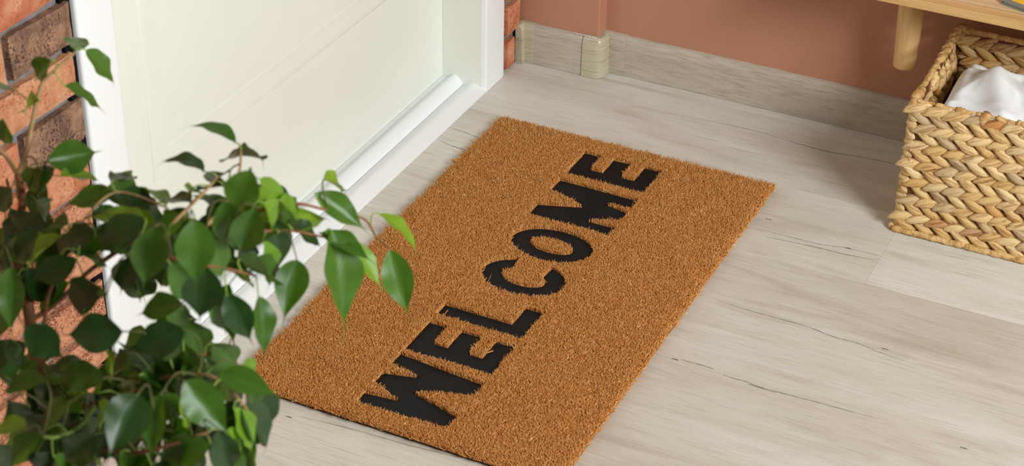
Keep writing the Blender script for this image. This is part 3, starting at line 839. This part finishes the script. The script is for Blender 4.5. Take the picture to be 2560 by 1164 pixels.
branch('branch', [(240, 1010, 1.46), (200, 1065, 1.42), (140, 1092, 1.38), (110, 1090, 1.36)], 0.0017, 0.0010, M['petiole'])
branch('branch', [(96, 1000, 1.55), (200, 1100, 1.45), (330, 1130, 1.36), (430, 1110, 1.33), (520, 1080, 1.34)], 0.0024, 0.0010, M['bark'])
branch('branch', [(366, 950, 1.5), (385, 890, 1.5), (395, 840, 1.48), (450, 790, 1.45)], 0.0026, 0.0014, M['bark'])
branch('branch', [(66, 722, 1.55), (20, 690, 1.5), (-20, 640, 1.45)], 0.0018, 0.0010, M['bark'])
branch('branch', [(150, 640, 1.49), (170, 600, 1.46), (200, 560, 1.44), (290, 480, 1.46), (420, 520, 1.44)], 0.0012, 0.0008, M['twig'])
BRV = np.array([tuple(p) for p in BR])

def leaf_mesh(L, W, arch, fold, wave, ph, tipk, twist):
    nu, nv = 20, 6; v = []; f = []; uv = []
    for i in range(nu + 1):
        t = i / nu
        body = min(1.0, t / 0.81)
        w = (math.sin(math.pi * body ** 0.80) ** 0.92) if body < 1 else 0.0
        w = max(w, 0.085 * (1 - max(0, t - 0.74) / 0.26) + 0.006) if t > 0.6 else w
        q_ = max(0.0, min(1.0, (t - 0.45) / 0.5)); w *= (1 - 0.42 * q_ * q_ * (3 - 2 * q_)) * W / 2 * 1.04
        cz = arch * L * 4 * t * (1 - t) - tipk * L * max(0, t - 0.70) ** 2 * 7
        tw = twist * (t - 0.3)
        for j in range(nv + 1):
            s = j / nv * 2 - 1
            y = s * w; z = fold * abs(y) + wave * L * math.sin(t * 17 + ph + (1.5 if s > 0 else 0)) * abs(s) ** 1.5 * (w / (W / 2))
            y, z = y * math.cos(tw) - z * math.sin(tw), y * math.sin(tw) + z * math.cos(tw)
            v.append((t * L, y, cz + z)); uv.append((t, s))
    for i in range(nu):
        for j in range(nv):
            p = i * (nv + 1) + j; f.append((p, p + nv + 1, p + nv + 2, p + 1))
    me = mesh('leaf', v, f)
    ul = me.uv_layers.new(name='UVMap')
    for lp in me.loops: ul.data[lp.index].uv = uv[lp.vertex_index]
    me.polygons.foreach_set('use_smooth', [True] * len(me.polygons))
    return me

UPV = Vector((0, 0, 1))
def leaf(bx_, by_, tx, ty, wpx, d, mk='leaf', arch=None, full=None, pet=True):
    """base and tip seen at these pixels; the tip's distance follows from the blade's real length"""
    B = at(bx_, by_, d); r2 = ray(tx, ty)
    flat = (at(tx, ty, d) - B).length
    L = max(flat * 1.04, full or 0.052)
    # tip distance so that |tip - base| = L
    m = B - CAM; bq = m.dot(r2); cq = m.dot(m) - L * L; disc = bq * bq - cq
    s = math.sqrt(max(disc, 0)); t1, t2 = bq - s, bq + s
    Tn, Tf = CAM + r2 * t1, CAM + r2 * t2
    T = Tn if Tn.z < Tf.z + (0.02 if random.random() < .3 else 0.0) else Tf   # blades droop: take the lower tip
    a = (T - B).normalized(); L = (T - B).length
    wpx *= 1.13
    W = max(0.37 * L, wpx / FPX * d)
    W = min(W, 0.47 * L + 0.003)
    view = (CAM - (B + T) / 2).normalized()
    n = (view - a * view.dot(a)).normalized()
    ct = max(0.12, min(1.0, (wpx / FPX * d) / W)); roll = math.acos(ct)
    s = a.cross(n)
    c1 = (n * math.cos(roll) + s * math.sin(roll)); c2 = (n * math.cos(roll) - s * math.sin(roll))
    N = c1 if c1.z > c2.z else c2
    Y = N.cross(a).normalized()
    me = leaf_mesh(L, W, random.uniform(0.0, 0.05) if arch is None else arch, random.uniform(0.25, 0.65), random.uniform(0.010, 0.030), random.uniform(0, 6), random.uniform(0.0, 0.22), random.uniform(-0.5, 0.5))
    me.materials.append(M[mk])
    o = obj('leaf', me, None, plant)
    mw = Matrix((a, Y, N)).transposed().to_4x4(); mw.translation = B - PB; o.matrix_local = mw
    if pet:
        bl = np.array(tuple(B - PB)); dd = ((BRV - bl) ** 2).sum(1); q = Vector(BRV[dd.argmin()]); b0 = B - PB
        dist = (q - b0).length
        if dist > 0.004:
            if dist > 0.034: q = b0 + (q - b0) * (0.034 / dist)
            mid = (q + b0) / 2 - a * min(0.25 * dist, 0.006) + Vector((0, 0, 0.15 * dist))
            P = smooth_path([q, mid, b0, b0 + a * 0.002], 4)
            pm = tube(P, [0.00068 - 0.0002 * i / (len(P) - 1) for i in range(len(P))], 6)
            pm.transform(mw.inverted())
            p_ = obj('petiole', pm, M['petiole'] if dist < 0.022 else M['twig_green'], o, True)
    return o

D, Y, G = 'leaf_dark', 'leaf_young', 'leaf'
LV = [
 # crown against the brick and the door edge
 (188, 126, 197, 84, 52, 1.60, G), (213, 124, 297, 226, 38, 1.60, G), (162, 215, 274, 286, 22, 1.59, G), (128, 150, 86, 202, 44, 1.58, G),
 (98, 252, 57, 290, 18, 1.58, Y), (-30, 215, 46, 236, 14, 1.57, G), (8, 298, 14, 370, 46, 1.56, G), (117, 403, 264, 375, 72, 1.54, G),
 (150, 440, 268, 457, 26, 1.53, Y), (106, 424, 70, 482, 46, 1.52, G), (136, 420, 90, 508, 30, 1.51, D), (290, 486, 144, 514, 48, 1.47, G),
 (286, 492, 415, 520, 50, 1.46, D), (415, 515, 330, 466, 18, 1.46, Y), (283, 452, 348, 440, 20, 1.48, D),
 (590, 356, 447, 318, 24, 1.46, G, 0.10), (511, 429, 380, 412, 22, 1.44, D, 0.10), (600, 390, 557, 404, 20, 1.46, G), (604, 390, 668, 404, 15, 1.46, D),
 (530, 458, 577, 427, 22, 1.44, D), (559, 465, 466, 482, 11, 1.43, D), (472, 480, 522, 493, 11, 1.43, Y), (478, 505, 390, 507, 22, 1.42, D),
 # middle mass
 (628, 424, 570, 548, 78, 1.33, G), (560, 500, 592, 646, 74, 1.31, G), (640, 517, 594, 652, 76, 1.30, G), (658, 506, 684, 586, 28, 1.40, Y),
 (648, 446, 724, 552, 44, 1.41, Y), (700, 500, 760, 552, 30, 1.42, Y), (487, 548, 490, 740, 86, 1.27, G), (512, 664, 497, 820, 88, 1.29, D),
 (530, 596, 560, 716, 56, 1.33, G), (532, 728, 566, 842, 56, 1.37, G), (566, 732, 638, 872, 66, 1.37, D), (646, 738, 664, 916, 50, 1.40, G),
 (596, 648, 692, 708, 36, 1.38, D), (658, 602, 674, 742, 36, 1.42, Y), (575, 676, 643, 730, 22, 1.42, Y), (742, 648, 703, 830, 72, 1.43, G),
 (790, 482, 932, 588, 56, 1.50, G), (808, 449, 862, 489, 14, 1.51, Y), (717, 560, 816, 626, 36, 1.47, D), (828, 574, 864, 856, 80, 1.50, G),
 (800, 582, 950, 666, 40, 1.51, G), (872, 602, 964, 738, 38, 1.52, Y), (973, 623, 1030, 814, 68, 1.55, G), (948, 534, 1050, 658, 24, 1.55, Y, 0.12),
 (386, 564, 354, 742, 78, 1.30, G), (362, 545, 236, 604, 66, 1.36, D), (238, 588, 128, 614, 48, 1.42, D), (152, 590, 50, 694, 22, 1.42, Y),
 (108, 572, 8, 530, 42, 1.50, D), (172, 560, 110, 572, 36, 1.47, G), (96, 580, 26, 664, 52, 1.45, D), (30, 664, 26, 858, 62, 1.40, G),
 (192, 650, 64, 706, 62, 1.44, D), (258, 728, 154, 748, 84, 1.40, D), (308, 828, 142, 838, 88, 1.36, D), (60, 816, 174, 908, 72, 1.42, D),
 (266, 735, 197, 792, 26, 1.39, G), (262, 945, 134, 928, 66, 1.40, G), (-10, 935, 44, 965, 50, 1.40, D), (457, 757, 330, 790, 56, 1.35, G),
 (462, 824, 303, 884, 76, 1.35, D), (420, 760, 474, 838, 56, 1.38, G), (456, 848, 444, 922, 66, 1.42, G), (468, 798, 518, 892, 68, 1.42, G),
 (530, 858, 602, 922, 64, 1.44, G), (456, 936, 562, 928, 30, 1.37, G), (548, 934, 720, 998, 58, 1.36, G), (606, 915, 650, 958, 32, 1.40, Y),
 (618, 958, 636, 1048, 46, 1.38, G), (460, 950, 592, 1108, 86, 1.29, G), (450, 988, 482, 1090, 38, 1.33, Y), (584, 1018, 637, 1150, 44, 1.36, Y),
 (345, 984, 258, 1172, 104, 1.27, D), (402, 984, 378, 1168, 54, 1.29, G), (404, 984, 448, 1094, 42, 1.35, G), (526, 1106, 382, 1152, 78, 1.32, G),
 (545, 1072, 582, 1196, 66, 1.29, D), (560, 1084, 610, 1152, 28, 1.35, Y), (64, 1074, -40, 1074, 40, 1.32, Y), (104, 1084, 16, 1184, 48, 1.32, G),
 (118, 955, -12, 988, 42, 1.36, G), (172, 1004, 98, 1088, 38, 1.38, G), (80, 946, 34, 910, 42, 1.45, G), (218, 978, 168, 1018, 17, 1.42, Y),
 (246, 982, 216, 990, 17, 1.42, Y), (291, 884, 274, 966, 18, 1.39, Y), (276, 1008, 243, 1092, 18, 1.36, Y), (240, 1084, 148, 1166, 76, 1.33, D),
 (500, 1040, 470, 1110, 44, 1.38, D), (300, 1060, 230, 1160, 70, 1.38, D), (180, 1110, 230, 1180, 54, 1.42, G), (20, 1000, 60, 1070, 60, 1.44, D),
 (30, 470, -10, 540, 44, 1.50, D), (90, 500, 120, 560, 40, 1.52, G), (300, 560, 250, 640, 50, 1.42, D), (230, 540, 330, 560, 44, 1.45, D),
 (420, 590, 440, 700, 56, 1.36, D), (330, 640, 300, 740, 56, 1.40, D), (420, 640, 400, 730, 50, 1.42, D), (470, 520, 430, 600, 50, 1.40, D),
 (550, 540, 500, 620, 50, 1.40, D), (600, 600, 620, 690, 50, 1.42, D), (600, 560, 640, 640, 46, 1.42, G), (10, 590, 40, 640, 50, 1.50, D),
 (0, 740, 40, 800, 44, 1.48, G), (330, 900, 400, 960, 50, 1.45, D), (300, 930, 240, 1000, 46, 1.47, G), (370, 870, 330, 930, 46, 1.47, D),
 (390, 900, 440, 970, 44, 1.45, G), (520, 930, 470, 990, 46, 1.44, D), (560, 960, 600, 1030, 50, 1.42, D), (150, 960, 90, 1030, 54, 1.45, D),
 (120, 1040, 60, 1110, 54, 1.42, D), (200, 1030, 160, 1110, 50, 1.43, D), (330, 1010, 360, 1110, 56, 1.40, D), (430, 1000, 400, 1080, 44, 1.42, D),
 (480, 1120, 440, 1190, 56, 1.38, D), (300, 1130, 350, 1200, 56, 1.36, G), (90, 1130, 130, 1200, 56, 1.40, D), (0, 1110, 40, 1180, 60, 1.40, D),
 (10, 880, 70, 930, 50, 1.48, D), (200, 920, 150, 980, 44, 1.48, G), (60, 540, 20, 620, 46, 1.53, D),
]
for q in LV:
    leaf(*q[:7], arch=(q[7] if len(q) > 7 else None))

# further leaves along the branches, filling the crown
fr = random.Random(21)
def to_px(p):
    v = CR.transposed() @ (p + PB - CAM)
    return 1280 + FPX * v.x / -v.z, 582 - FPX * v.y / -v.z, v.length
FILL = [((-60, 330), (440, 640), 26), ((360, 660), (500, 720), 26), ((-60, 620), (900, 1230), 88), ((400, 600), (740, 900), 14), ((-60, 40), (640, 900), 10)]
PXB = [(p, *to_px(p)) for p in BR]
for (xa, xb), (ya, yb), cnt in FILL:
    C_ok = [t for t in PXB if xa < t[1] < xb and ya < t[2] < yb]
    for i in range(cnt):
        t = fr.choice(C_ok); x, y = t[1] + fr.gauss(0, 34), t[2] + fr.gauss(0, 30); an = math.radians(fr.gauss(95, 50)); ln = fr.uniform(90, 185)
        leaf(x, y, x + ln * math.cos(an), y + ln * math.sin(an), fr.uniform(30, 74), t[3] + (fr.uniform(0.015, 0.09) if ya < 900 else fr.uniform(-0.02, 0.07)), fr.choice((D, D, G, G, G, Y)), full=fr.uniform(0.055, 0.075))
